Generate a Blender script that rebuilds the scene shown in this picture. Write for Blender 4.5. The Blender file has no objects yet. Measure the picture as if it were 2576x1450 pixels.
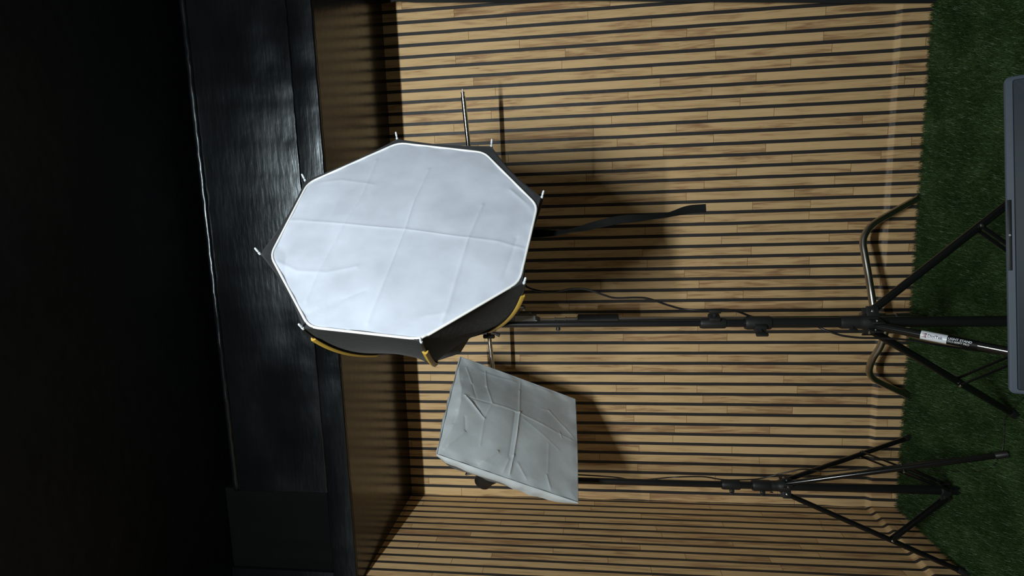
import bpy, bmesh, math, random
import numpy as np
from mathutils import Vector, Matrix
random.seed(7)
scn = bpy.context.scene
COL = scn.collection
PI = math.pi

# ------------------------------------------------------------------ camera
F = 1443.95
CAM = Vector((0.0, -2.959, 1.560))
Rr = Vector((0.98844, 0.15096, -0.01429))     # towards the right of the room
Ru = Vector((0.0325, -0.11886, 0.99238))      # up
Rf = Vector((-0.14811, 0.98137, 0.1224))      # forward
cam_d = bpy.data.cameras.new('camera')
cam = bpy.data.objects.new('camera', cam_d)
COL.objects.link(cam)
cam_d.sensor_width = 36.0
cam_d.lens = 36.0 * F / 2576.0
cam_d.clip_start = 0.02
# the phone was held upright, so the room lies on its side in the frame
cx, cy, cz = -Ru, Rr, -Rf
cam.matrix_world = Matrix(((cx.x, cy.x, cz.x, CAM.x), (cx.y, cy.y, cz.y, CAM.y), (cx.z, cy.z, cz.z, CAM.z), (0, 0, 0, 1)))
scn.camera = cam

# ------------------------------------------------------------------ world, exposure, main light
w = bpy.data.worlds.new('world'); scn.world = w; w.use_nodes = True
w.node_tree.nodes['Background'].inputs[0].default_value = (0.6, 0.7, 0.8, 1)
w.node_tree.nodes['Background'].inputs[1].default_value = 0.02
scn.view_settings.view_transform = 'Standard'
scn.view_settings.look = 'None'
scn.view_settings.gamma = 1.0
scn.view_settings.use_curve_mapping = False
scn.view_settings.exposure = 0.0
scn.cycles.use_denoising = True
scn.cycles.max_bounces = 8
LIGHT = Vector((-0.05, -3.80, 2.83))
ld = bpy.data.lights.new('tube_light_glow', 'AREA')
ld.shape = 'RECTANGLE'; ld.size = 0.9; ld.size_y = 0.035
ld.energy = 104.0; ld.color = (0.93, 1.0, 0.99)
lo = bpy.data.objects.new('tube_light_glow', ld)

# ------------------------------------------------------------------ helpers
def ray(x, y):
    xn = (1450.0 - y - 725.0) / F; yn = -(x - 1288.0) / F
    return Rr * xn + Ru * yn + Rf
def atY(x, y, Y):
    d = ray(x, y); return CAM + d * ((Y - CAM.y) / d.y)
def atZ(x, y, Z):
    d = ray(x, y); return CAM + d * ((Z - CAM.z) / d.z)
def atP(x, y, p0, n):
    d = ray(x, y); return CAM + d * ((p0 - CAM).dot(n) / d.dot(n))
def proj(P):
    v = Vector(P) - CAM; k = v.dot(Rf)
    return 1288 - F * v.dot(Ru) / k, 725 - F * v.dot(Rr) / k

def tag(o, label=None, cat=None, group=None, kind=None):
    if label: o['label'] = label
    if cat: o['category'] = cat
    if group: o['group'] = group
    if kind: o['kind'] = kind
    return o
def empty(name, loc, label, cat, group=None):
    o = bpy.data.objects.new(name, None); COL.objects.link(o); o.location = loc
    o.empty_display_size = 0.05
    return tag(o, label, cat, group)
def build(name, bm, mat, parent=None, smooth=True):
    me = bpy.data.meshes.new(name)
    if isinstance(bm, tuple):
        me.from_pydata([tuple(v) for v in bm[0]], [], bm[1])
    else:
        bmesh.ops.recalc_face_normals(bm, faces=bm.faces[:]); bm.to_mesh(me); bm.free()
    me.materials.append(mat)
    if smooth:
        me.polygons.foreach_set('use_smooth', [True] * len(me.polygons))
        try: me.set_sharp_from_angle(angle=math.radians(38))
        except Exception: pass
    o = bpy.data.objects.new(name, me); COL.objects.link(o)
    if parent is not None:
        o.parent = parent
        while parent.parent is not None: parent = parent.parent
        # vertices are in world space: cancel the root Empty's place
        if o.parent.type == 'EMPTY': o.matrix_parent_inverse = Matrix.Translation(o.parent.location).inverted()
        else: o.matrix_parent_inverse = Matrix.Identity(4)
    return o
def frame_of(d, up=Vector((0, 0, 1))):
    d = d.normalized()
    if abs(d.dot(up)) > 0.98: up = Vector((0, 1, 0)) if abs(d.y) < 0.9 else Vector((1, 0, 0))
    a = d.cross(up).normalized(); b = a.cross(d).normalized()
    return a, b
def ring(bm, c, a, b, ra, rb, n):
    return [bm.verts.new(c + a * (ra * math.cos(2 * PI * k / n)) + b * (rb * math.sin(2 * PI * k / n))) for k in range(n)]
def bridge(bm, A, B):
    n = len(A)
    for k in range(n): bm.faces.new((A[k], A[(k + 1) % n], B[(k + 1) % n], B[k]))
def tube(bm, pts, r, n=14, cap=True, flat=None):
    """a tube along points; r number or list; flat = (scale a, scale b) for an oval section"""
    pts = [Vector(p) for p in pts]
    rs = r if isinstance(r, (list, tuple)) else [r] * len(pts)
    prev = None; A0 = None; rings = []
    for i, p in enumerate(pts):
        d = (pts[min(i + 1, len(pts) - 1)] - pts[max(i - 1, 0)]).normalized()
        if A0 is None: a, b = frame_of(d)
        else:
            a = (A0 - d * A0.dot(d)).normalized(); b = a.cross(d).normalized()
        A0 = a
        fa, fb = flat if flat else (1, 1)
        rings.append(ring(bm, p, a, b, rs[i] * fa, rs[i] * fb, n))
    for i in range(len(rings) - 1): bridge(bm, rings[i], rings[i + 1])
    if cap:
        bm.faces.new(rings[0][::-1]); bm.faces.new(rings[-1])
    return bm
def lathe(bm, p0, axis, prof, n=24):
    """prof: list of (distance along axis, radius)"""
    axis = Vector(axis).normalized(); a, b = frame_of(axis); rings = []
    for s, r in prof: rings.append(ring(bm, Vector(p0) + axis * s, a, b, max(r, 1e-4), max(r, 1e-4), n))
    for i in range(len(rings) - 1): bridge(bm, rings[i], rings[i + 1])
    bm.faces.new(rings[0][::-1]); bm.faces.new(rings[-1])
    return bm
def obox(bm, c, ax, ay, az, sx, sy, sz, bev=0.0, seg=2):
    """oriented box; s = full sizes"""
    c = Vector(c); vs = []
    for i in (-1, 1):
        for j in (-1, 1):
            for k in (-1, 1): vs.append(bm.verts.new(c + ax * (i * sx / 2) + ay * (j * sy / 2) + az * (k * sz / 2)))
    fs = [bm.faces.new([vs[i] for i in f]) for f in ((0, 1, 3, 2), (4, 6, 7, 5), (0, 4, 5, 1), (2, 3, 7, 6), (0, 2, 6, 4), (1, 5, 7, 3))]
    if bev > 0:
        es = list({e for f in fs for e in f.edges})
        bmesh.ops.bevel(bm, geom=es, offset=bev, segments=seg, affect='EDGES', profile=0.5)
    return bm
AX, AY, AZ = Vector((1, 0, 0)), Vector((0, 1, 0)), Vector((0, 0, 1))
def box(bm, x0, x1, y0, y1, z0, z1, bev=0.0, seg=2):
    return obox(bm, ((x0 + x1) / 2, (y0 + y1) / 2, (z0 + z1) / 2), AX, AY, AZ, x1 - x0, y1 - y0, z1 - z0, bev, seg)
def catmull(pts, n=8):
    pts = [Vector(p) for p in pts]; out = []
    P = [pts[0] * 2 - pts[1]] + pts + [pts[-1] * 2 - pts[-2]]
    for i in range(1, len(P) - 2):
        for k in range(n):
            t = k / n; a, b, c, d = P[i - 1], P[i], P[i + 1], P[i + 2]
            out.append(0.5 * ((2 * b) + (c - a) * t + (2 * a - 5 * b + 4 * c - d) * t * t + (3 * b - a - 3 * c + d) * t ** 3))
    out.append(pts[-1]); return out

# ------------------------------------------------------------------ materials
def mat(name, col, rough=0.5, metal=0.0, spec=0.5, bump=None, sheen=0.0, coat=0.0):
    m = bpy.data.materials.new(name); m.use_nodes = True; nt = m.node_tree
    b = nt.nodes['Principled BSDF']
    b.inputs['Base Color'].default_value = (*col, 1); b.inputs['Roughness'].default_value = rough
    b.inputs['Metallic'].default_value = metal; b.inputs['Specular IOR Level'].default_value = spec
    if coat: b.inputs['Coat Weight'].default_value = coat; b.inputs['Coat Roughness'].default_value = 0.15
    if sheen: b.inputs['Sheen Weight'].default_value = sheen
    tc = nt.nodes.new('ShaderNodeTexCoord')
    if bump:
        sc, dist, stretch = bump
        mp = nt.nodes.new('ShaderNodeMapping'); mp.inputs['Scale'].default_value = stretch
        nz = nt.nodes.new('ShaderNodeTexNoise'); nz.inputs['Scale'].default_value = sc; nz.inputs['Detail'].default_value = 5
        bp = nt.nodes.new('ShaderNodeBump'); bp.inputs['Distance'].default_value = dist; bp.inputs['Strength'].default_value = 1.0
        nt.links.new(tc.outputs['Object'], mp.inputs[0]); nt.links.new(mp.outputs[0], nz.inputs['Vector'])
        nt.links.new(nz.outputs['Fac'], bp.inputs['Height']); nt.links.new(bp.outputs[0], b.inputs['Normal'])
    # gentle mottling of the colour so nothing is perfectly flat
    n2 = nt.nodes.new('ShaderNodeTexNoise'); n2.inputs['Scale'].default_value = 9.0; n2.inputs['Detail'].default_value = 4
    nt.links.new(tc.outputs['Object'], n2.inputs['Vector'])
    rp = nt.nodes.new('ShaderNodeValToRGB')
    rp.color_ramp.elements[0].position = 0.3; rp.color_ramp.elements[1].position = 0.7
    rp.color_ramp.elements[0].color = (*[c * 0.88 for c in col], 1); rp.color_ramp.elements[1].color = (*[min(1, c * 1.08) for c in col], 1)
    nt.links.new(n2.outputs['Fac'], rp.inputs[0]); nt.links.new(rp.outputs[0], b.inputs['Base Color'])
    return m

def slat_material():
    m = bpy.data.materials.new('slat_print_wallpaper'); m.use_nodes = True; nt = m.node_tree; L = nt.links
    b = nt.nodes['Principled BSDF']
    def N(t, **k):
        n = nt.nodes.new(t)
        for a, v in k.items(): setattr(n, a, v)
        return n
    def M(op, a, b_=None, c=None):
        n = N('ShaderNodeMath', operation=op)
        for i, v in enumerate((a, b_, c)):
            if v is None: continue
            if isinstance(v, (int, float)): n.inputs[i].default_value = v
            else: L.new(v, n.inputs[i])
        return n.outputs[0]
    uv = N('ShaderNodeUVMap', uv_map='slats'); sp = N('ShaderNodeSeparateXYZ'); L.new(uv.outputs[0], sp.inputs[0])
    u, v = sp.outputs[0], sp.outputs[1]
    wob = N('ShaderNodeTexNoise'); wob.inputs['Scale'].default_value = 2.3; wob.inputs['Detail'].default_value = 1
    cv = N('ShaderNodeCombineXYZ'); L.new(M('MULTIPLY', u, 0.2), cv.inputs[0]); L.new(M('MULTIPLY', v, 2.2), cv.inputs[1]); L.new(cv.outputs[0], wob.inputs['Vector'])
    u2 = M('ADD', u, M('MULTIPLY', M('SUBTRACT', wob.outputs['Fac'], 0.5), 0.05))
    fr = M('ABSOLUTE', M('SUBTRACT', M('FRACT', M('ADD', u2, 0.5)), 0.5))       # distance from the middle of a black slat gap
    black = M('LESS_THAN', fr, 0.150)
    idx = M('FLOOR', u2)
    wn = N('ShaderNodeTexWhiteNoise', noise_dimensions='1D'); L.new(idx, wn.inputs['W'])
    bd = M('ADD', M('DIVIDE', v, 1.25), M('MULTIPLY', wn.outputs['Value'], 17.3))
    bid = M('FLOOR', bd); bfr = M('FRACT', bd)
    wn2 = N('ShaderNodeTexWhiteNoise', noise_dimensions='2D'); c2 = N('ShaderNodeCombineXYZ'); L.new(idx, c2.inputs[0]); L.new(bid, c2.inputs[1]); L.new(c2.outputs[0], wn2.inputs['Vector'])
    # occasional extra short board
    cut = M('ADD', M('MULTIPLY', wn2.outputs['Value'], 0.5), 0.3)
    half = M('GREATER_THAN', bfr, cut)
    wn3 = N('ShaderNodeTexWhiteNoise', noise_dimensions='3D'); c3 = N('ShaderNodeCombineXYZ'); L.new(idx, c3.inputs[0]); L.new(bid, c3.inputs[1]); L.new(half, c3.inputs[2]); L.new(c3.outputs[0], wn3.inputs['Vector'])
    rnd = wn3.outputs['Value']
    joint = M('MAXIMUM', M('LESS_THAN', bfr, 0.0016), M('LESS_THAN', M('ABSOLUTE', M('SUBTRACT', bfr, cut)), 0.0008))
    # grain
    g = N('ShaderNodeCombineXYZ'); L.new(M('MULTIPLY', u, 5.5), g.inputs[0]); L.new(M('ADD', M('MULTIPLY', v, 5.0), M('MULTIPLY', rnd, 40.0)), g.inputs[1]); L.new(M('MULTIPLY', rnd, 31.0), g.inputs[2])
    n1 = N('ShaderNodeTexNoise'); n1.inputs['Scale'].default_value = 1.0; n1.inputs['Detail'].default_value = 8; n1.inputs['Roughness'].default_value = 0.62; n1.inputs['Distortion'].default_value = 0.9
    L.new(g.outputs[0], n1.inputs['Vector'])
    g2 = N('ShaderNodeCombineXYZ'); L.new(M('MULTIPLY', u, 1.6), g2.inputs[0]); L.new(M('ADD', M('MULTIPLY', v, 3.2), M('MULTIPLY', rnd, 70.0)), g2.inputs[1]); L.new(M('MULTIPLY', rnd, 13.0), g2.inputs[2])
    n2 = N('ShaderNodeTexNoise'); n2.inputs['Scale'].default_value = 1.0; n2.inputs['Detail'].default_value = 3; n2.inputs['Distortion'].default_value = 1.2
    L.new(g2.outputs[0], n2.inputs['Vector'])
    t = M('ADD', M('ADD', M('MULTIPLY', n1.outputs['Fac'], 1.25), M('MULTIPLY', n2.outputs['Fac'], 1.25)), M('ADD', M('MULTIPLY', M('SUBTRACT', rnd, 0.5), 0.34), -0.84))
    rp = N('ShaderNodeValToRGB'); e = rp.color_ramp.elements
    e[0].position = 0.15; e[0].color = (0.69, 0.475, 0.245, 1)
    e[1].position = 1.0; e[1].color = (0.25, 0.125, 0.060, 1)
    for p, c in ((0.40, (0.64, 0.43, 0.215, 1)), (0.53, (0.55, 0.355, 0.175, 1)), (0.66, (0.43, 0.26, 0.13, 1)), (0.84, (0.34, 0.185, 0.088, 1))):
        k = rp.color_ramp.elements.new(p); k.color = c
    L.new(t, rp.inputs[0])
    for el in rp.color_ramp.elements: pass
    mj = N('ShaderNodeMix', data_type='RGBA'); L.new(joint, mj.inputs[0]); L.new(rp.outputs[0], mj.inputs[6]); mj.inputs[7].default_value = (0.20, 0.105, 0.05, 1)
    nb = N('ShaderNodeTexNoise'); nb.inputs['Scale'].default_value = 60
    mb = N('ShaderNodeMix', data_type='RGBA'); L.new(black, mb.inputs[0]); L.new(mj.outputs[2], mb.inputs[6]); mb.inputs[7].default_value = (0.036, 0.034, 0.034, 1)
    L.new(mb.outputs[2], b.inputs['Base Color'])
    L.new(M('ADD', M('MULTIPLY', black, -0.15), 0.62), b.inputs['Roughness'])
    b.inputs['Specular IOR Level'].default_value = 0.28
    bp = N('ShaderNodeBump'); bp.inputs['Distance'].default_value = 0.0006; bp.inputs['Strength'].default_value = 0.6
    tc = N('ShaderNodeTexCoord'); n4 = N('ShaderNodeTexNoise'); n4.inputs['Scale'].default_value = 14; L.new(tc.outputs['Object'], n4.inputs['Vector'])
    L.new(n4.outputs['Fac'], bp.inputs['Height']); bp.inputs['Distance'].default_value = 0.004; L.new(bp.outputs[0], b.inputs['Normal'])
    return m

def brushed_black(name='brushed_black_paint'):
    m = bpy.data.materials.new(name); m.use_nodes = True; nt = m.node_tree; L = nt.links
    b = nt.nodes['Principled BSDF']; b.inputs['Base Color'].default_value = (0.0022, 0.0026, 0.003, 1)
    b.inputs['Specular IOR Level'].default_value = 0.5
    tc = nt.nodes.new('ShaderNodeTexCoord')
    def noise(sc, stretch, det=5):
        mp = nt.nodes.new('ShaderNodeMapping'); mp.inputs['Scale'].default_value = stretch
        n = nt.nodes.new('ShaderNodeTexNoise'); n.inputs['Scale'].default_value = sc; n.inputs['Detail'].default_value = det
        L.new(tc.outputs['Object'], mp.inputs[0]); L.new(mp.outputs[0], n.inputs['Vector']); return n
    a = noise(7, (1.8, 4, 11), 5); c = noise(7, (1, 1, 1.3), 3)
    ad = nt.nodes.new('ShaderNodeMath'); ad.operation = 'MULTIPLY_ADD'; ad.inputs[1].default_value = 0.35
    L.new(a.outputs['Fac'], ad.inputs[0]); L.new(c.outputs['Fac'], ad.inputs[2])
    bp = nt.nodes.new('ShaderNodeBump'); b.inputs['Specular Tint'].default_value = (0.82, 0.92, 1.0, 1); bp.inputs['Distance'].default_value = 0.0028; bp.inputs['Strength'].default_value = 1.0
    L.new(ad.outputs[0], bp.inputs['Height']); L.new(bp.outputs[0], b.inputs['Normal'])
    r = noise(2.4, (1, 1, 2), 4); mr = nt.nodes.new('ShaderNodeMapRange'); mr.inputs['From Min'].default_value = 0.35; mr.inputs['From Max'].default_value = 0.65
    mr.inputs['To Min'].default_value = 0.16; mr.inputs['To Max'].default_value = 0.32
    L.new(r.outputs['Fac'], mr.inputs['Value']); L.new(mr.outputs[0], b.inputs['Roughness'])
    return m

M_slat = slat_material()
M_blackpaint = brushed_black()
M_soffit = mat('satin_black_soffit', (0.012, 0.011, 0.010), 0.19, spec=0.40, bump=(26, 0.0006, (1, 1, 1)))
M_matteblack = mat('matte_black_paint', (0.0025, 0.003, 0.003), 0.5, spec=0.06)
M_ceiling = mat('black_ceiling_paint', (0.003, 0.0036, 0.004), 0.45, spec=0.2, bump=(12, 0.003, (1, 1, 1)))
M_plaster = mat('dull_plaster', (0.16, 0.155, 0.15), 0.9)
M_floor = mat('dark_floor', (0.012, 0.016, 0.010), 0.9)
M_curtain = mat('black_cloth', (0.008, 0.009, 0.010), 0.75, bump=(300, 0.0005, (1, 1, 1)))
M_stand = mat('black_coated_metal', (0.010, 0.0105, 0.012), 0.33, spec=0.55)
M_leg = mat('black_satin_metal', (0.007, 0.0075, 0.008), 0.15, spec=0.5)
M_plastic = mat('black_plastic', (0.013, 0.014, 0.015), 0.45, bump=(700, 0.0002, (1, 1, 1)))
M_chrome = mat('chrome', (0.70, 0.69, 0.69), 0.14, metal=1.0)
M_steel = mat('dull_steel', (0.30, 0.31, 0.32), 0.34, metal=1.0)
M_legsteel = mat('satin_steel', (0.52, 0.50, 0.46), 0.30, metal=1.0)
M_bolt = mat('bolt_steel', (0.7, 0.7, 0.7), 0.25, metal=1.0)
M_boxblack = mat('black_softbox_fabric', (0.030, 0.032, 0.036), 0.62, spec=0.4, bump=(60, 0.0012, (1, 1, 1)), sheen=0.1)
M_diff = mat('white_diffuser_cloth', (0.575, 0.62, 0.725), 0.8, spec=0.15, bump=(9, 0.0015, (1, 1, 1)))
M_piping = mat('white_piping', (0.95, 0.97, 0.99), 0.5)
M_gold = mat('golden_rib_sleeve', (0.50, 0.325, 0.05), 0.45, spec=0.5)
M_cap = mat('clear_white_cap', (0.72, 0.78, 0.85), 0.25, spec=0.7)
M_silver = mat('silvery_diffuser_cloth', (0.58, 0.63, 0.67), 0.24, spec=0.9, bump=(18, 0.0012, (1, 1, 1)))
M_seam = mat('seam_thread', (0.20, 0.21, 0.22), 0.8)
M_cable = mat('black_cable_rubber', (0.011, 0.011, 0.012), 0.32)
M_strap = mat('black_hook_strap', (0.004, 0.0045, 0.0045), 0.8, spec=0.2, bump=(120, 0.001, (1, 1, 1)))
M_white = mat('white_sticker', (0.74, 0.78, 0.85), 0.35)
M_ink = mat('dark_ink', (0.03, 0.025, 0.05), 0.5)
M_dark = mat('black_glass', (0.004, 0.004, 0.005), 0.5, spec=0.2)
M_red = mat('red_ink', (0.42, 0.04, 0.05), 0.5)
M_lapshell = mat('grey_laptop_shell', (0.034, 0.045, 0.060), 0.6, spec=0.25)
M_screen = mat('dark_matte_screen', (0.011, 0.016, 0.022), 0.65, spec=0.25, bump=(90, 0.0004, (0.3, 1, 1)))
M_table = mat('dark_tabletop', (0.03, 0.025, 0.02), 0.5)
M_tube = mat('tube_cover', (0.9, 0.9, 0.9), 0.4)
M_housing = mat('white_lamp_housing', (0.7, 0.7, 0.7), 0.5)

# ------------------------------------------------------------------ the room
XL, XR, YB, YR = -1.6217, 1.75, 0.0, -3.90
ZT, ZS, ZP, ZC = 2.541, 2.637, 3.035, 3.12
P, X0, D0 = 0.055, 0.8512, 0.01645
GZ = -0.022                                                  # floor level; the grass tips reach z = 0
prof = [(2.56, 0.0)] + [(2.56 - (2.56 - 0.15) * k / 24, 0.0) for k in range(1, 25)] + [(0.140, 0.0), (0.134, 0.0), (0.130, -0.0006), (0.126, -0.0022), (0.121, -0.0055), (0.115, -0.0100), (0.112, -0.0125), (0.1095, -0.0142), (0.106, -0.0150), (0.102, -0.0152), (0.095, -0.0152), (0.05, -0.0152), (0.0, -0.0152), (GZ, -0.0152)]
def slat_wall(name, along, flip):
    """along: list of (position along the wall, stripe coordinate); the printed sheet bends over a skirting"""
    me = bpy.data.meshes.new(name); vs = []; uvs = []; fs = []
    h = 0; hs = [0]
    for i in range(1, len(prof)):
        h += math.hypot(prof[i][0] - prof[i - 1][0], prof[i][1] - prof[i - 1][1]); hs.append(h)
    for s, u in along:
        for (z, off), hh in zip(prof, hs):
            if name == 'wall_back': vs.append((s, off, z))
            else: vs.append((XL - off, s, z))
            uvs.append((u, 5 - hh))
    n = len(prof)
    for i in range(len(along) - 1):
        for j in range(n - 1):
            f = (i * n + j, i * n + j + 1, (i + 1) * n + j + 1, (i + 1) * n + j)
            fs.append(f[::-1] if flip else f)
    me.from_pydata(vs, [], fs)
    lay = me.uv_layers.new(name='slats')
    for lp in me.loops: lay.data[lp.index].uv = uvs[lp.vertex_index]
    me.materials.append(M_slat)
    me.polygons.foreach_set('use_smooth', [True] * len(me.polygons))
    o = bpy.data.objects.new(name, me); COL.objects.link(o); tag(o, kind='structure'); return o
al = [(XL, 44.86)] + [(X0 - P * (44.84 - k), 44.84 - k) for k in np.arange(0, 63, 1.0)]
al = [(x, u) for x, u in al if x <= XR]
slat_wall('wall_back', al, False)
al = [(0.0, 44.72)] + [(-D0 - P * k, 45.0 + k) for k in np.arange(0, 71, 1.0)]
slat_wall('wall_left', [(s, u) for s, u in al if s > YR], False)

def struct(name, bm, m):
    return tag(build(name, bm, m, smooth=True), kind='structure')
bm = bmesh.new(); box(bm, XR, XR + 0.1, YR, 0.1, GZ, ZC); struct('wall_right', bm, M_plaster)
bm = bmesh.new(); box(bm, XL - 0.1, XR + 0.1, YR - 0.1, YR, GZ, ZC); struct('wall_rear', bm, M_plaster)
bm = bmesh.new(); box(bm, XL - 0.1, XR + 0.1, YR - 0.1, 0.1, GZ - 0.1, GZ); struct('floor', bm, M_floor)
bm = bmesh.new(); box(bm, XL - 0.1, XR + 0.1, YR - 0.1, 0.1, ZC, ZC + 0.1); struct('ceiling', bm, M_ceiling)
# dropped beam over the back wall: satin underside and brush-painted fascia
bm = bmesh.new(); box(bm, XL, XR, -0.790, 0.0, ZT - .0008, ZT + 0.012); struct('trim_1', bm, M_soffit)
def wavy_box(x0, x1, y0, y1, z0, z1, bev, seed):
    """a plastered member whose front edges wander a little"""
    bm = bmesh.new(); n = max(2, int((x1 - x0) / 0.03)); rnd = random.Random(seed); rings = []
    w = [rnd.uniform(-1, 1) for _ in range(n + 2)]
    xs = [x0, x0 + bev * .3, x0 + bev] + [x0 + (x1 - x0) * i / n for i in range(1, n + 1)]; n += 2; w += [0, 0, 0]
    for i, x in enumerate(xs):
        a = 0.0016 * w[i] + (bev, bev * .3, 0)[min(i, 2)]; c = 0.0014 * w[i + 1]
        pr = [(y1, z0)]
        for k in range(5):
            t = k / 4 * PI / 2; pr.append((y0 + a + bev - bev * math.sin(t), z0 + c + bev - bev * math.cos(t)))
        for k in range(5):
            t = k / 4 * PI / 2; pr.append((y0 + a + bev - bev * math.cos(t), z1 - bev + bev * math.sin(t)))
        pr.append((y1, z1))
        rings.append([bm.verts.new((x, y, z)) for y, z in pr])
    for i in range(n): bridge(bm, rings[i], rings[i + 1])
    bm.faces.new(rings[0][::-1]); bm.faces.new(rings[-1]); return bm
struct('trim_2', wavy_box(XL, XR, -0.806, -0.7905, ZT, ZS + .010, 0.006, 1), M_blackpaint)
struct('trim_3', wavy_box(-1.19, XR, -0.812, -0.5, ZS, ZP + .004, 0.006, 2), M_blackpaint)
struct('trim_8', wavy_box(-1.19, XR, -0.822, -0.5, ZP, ZP + .024, 0.011, 6), M_blackpaint)
struct('trim_4', wavy_box(XL, -1.19, -0.785, -0.5, ZS + .004, ZC, 0.004, 3), M_matteblack)
struct('trim_5', wavy_box(XL - 0.02, -1.56, -0.802, -0.5, ZS - 0.002, ZC, 0.004, 4), M_blackpaint)
bm = bmesh.new(); box(bm, XL, XR, -0.52, 0.0, ZT + 0.012, ZC); struct('trim_6', bm, M_ceiling)
bm = bmesh.new(); box(bm, XL - 0.1, XL - 0.002, YR, 0.1, 2.50, ZC); struct('trim_7', bm, M_ceiling)

# ------------------------------------------------------------------ tube light behind the photographer
t = empty('tube_light', (LIGHT.x, YR, LIGHT.z), 'white tube light fixed high on the rear wall', 'tube light')
bm = bmesh.new(); obox(bm, (LIGHT.x, YR + 0.025, LIGHT.z), AX, AY, AZ, 1.0, 0.05, 0.05, 0.004); build('housing', bm, M_housing, t)
bm = bmesh.new(); tube(bm, [(LIGHT.x - 0.47, YR + 0.066, LIGHT.z), (LIGHT.x + 0.47, YR + 0.066, LIGHT.z)], 0.0145, 16); build('tube', bm, M_tube, t)
COL.objects.link(lo); lo.parent = t; lo.location = (0, 0.10, 0); lo.rotation_euler = (PI / 2 + 0.08, 0, 0)

# ------------------------------------------------------------------ artificial grass
def grass():
    rng = np.random.default_rng(3)
    xs0, xs1, ys0, ys1 = XL + 0.016, XR - .005, -1.70, -0.016
    n = 330000
    x = rng.uniform(xs0, xs1, n); y = rng.uniform(ys0, ys1, n)
    # keep the part the photo looks at
    keep = (y > -1.70)
    x, y = x[keep], y[keep]; n = len(x)
    edge = (y > -0.05)
    h = rng.uniform(0.016, 0.030, n); wd = rng.uniform(0.0005, 0.0011, n)
    th = np.where(rng.random(n) < 0.45, rng.normal(np.pi * 0.93, 0.55, n), rng.uniform(0, 2 * np.pi, n)); lean = rng.uniform(0.15, 0.85, n) * h * 0.95
    # pile leans a little to one side
    lx = np.cos(th) * lean; ly = np.sin(th) * lean
    ly = np.where(y > -0.03, -np.abs(ly), ly)
    nx, ny = -np.sin(th + 0.6), np.cos(th + 0.6)
    z0 = GZ + 0.001
    V = np.zeros((n, 5, 3))
    V[:, 0] = np.stack([x - nx * wd, y - ny * wd, np.full(n, z0)], 1)
    V[:, 1] = np.stack([x + nx * wd, y + ny * wd, np.full(n, z0)], 1)
    mx, my = x + lx * 0.35, y + ly * 0.35
    V[:, 2] = np.stack([mx + nx * wd * .9, my + ny * wd * .9, z0 + h * 0.62], 1)
    V[:, 3] = np.stack([mx - nx * wd * .9, my - ny * wd * .9, z0 + h * 0.62], 1)
    V[:, 4] = np.stack([x + lx, y + ly, z0 + h * 0.95], 1)
    me = bpy.data.meshes.new('artificial_grass')
    nv = n * 5; me.vertices.add(nv + 4)
    co = np.concatenate([V.reshape(-1, 3), np.array([[xs0, -3.8, GZ + .0015], [xs1, -3.8, GZ + .0015], [xs1, ys1, GZ + .0015], [xs0, ys1, GZ + .0015]])])
    me.vertices.foreach_set('co', co.reshape(-1))
    base = (np.arange(n) * 5)[:, None]
    quads = (base + np.array([[0, 1, 2, 3]])); tris = (base + np.array([[3, 2, 4]]))
    loops = np.concatenate([quads, tris], 1).reshape(-1); loops = np.concatenate([loops, nv + np.arange(4)])
    me.loops.add(len(loops)); me.loops.foreach_set('vertex_index', loops.astype(np.int32))
    ls = np.stack([np.arange(n) * 7, np.arange(n) * 7 + 4], 1).reshape(-1); lt = np.tile([4, 3], n)
    ls = np.append(ls, n * 7); lt = np.append(lt, 4)
    me.polygons.add(len(ls)); me.polygons.foreach_set('loop_start', ls.astype(np.int32))
    try: me.polygons.foreach_set('loop_total', lt.astype(np.int32))
    except Exception: pass
    me.update(calc_edges=True); me.validate()
    m = bpy.data.materials.new('artificial_grass'); m.use_nodes = True; nt = m.node_tree; b = nt.nodes['Principled BSDF']
    tc = nt.nodes.new('ShaderNodeTexCoord')
    n1 = nt.nodes.new('ShaderNodeTexNoise'); n1.inputs['Scale'].default_value = 160; n1.inputs['Detail'].default_value = 2
    n0 = nt.nodes.new('ShaderNodeTexNoise'); n0.inputs['Scale'].default_value = 5; n0.inputs['Detail'].default_value = 3
    nt.links.new(tc.outputs['Object'], n1.inputs['Vector']); nt.links.new(tc.outputs['Object'], n0.inputs['Vector'])
    ad = nt.nodes.new('ShaderNodeMath'); ad.operation = 'ADD'; nt.links.new(n1.outputs['Fac'], ad.inputs[0]); nt.links.new(n0.outputs['Fac'], ad.inputs[1])
    hf = nt.nodes.new('ShaderNodeMath'); hf.operation = 'MULTIPLY'; hf.inputs[1].default_value = 0.5; nt.links.new(ad.outputs[0], hf.inputs[0])
    rp = nt.nodes.new('ShaderNodeValToRGB'); e = rp.color_ramp.elements
    e[0].position = 0.36; e[0].color = (0.018, 0.042, 0.012, 1); e[1].position = 0.66; e[1].color = (0.085, 0.150, 0.055, 1)
    k = e.new(0.52); k.color = (0.042, 0.092, 0.027, 1)
    nt.links.new(hf.outputs[0], rp.inputs[0]); nt.links.new(rp.outputs[0], b.inputs['Base Color'])
    b.inputs['Roughness'].default_value = 0.45; b.inputs['Specular IOR Level'].default_value = 0.4
    me.materials.append(m)
    o = bpy.data.objects.new('artificial_grass', me); COL.objects.link(o)
    tag(o, 'dark green artificial grass covering the floor up to both walls', 'grass', kind='stuff')
grass()

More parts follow.
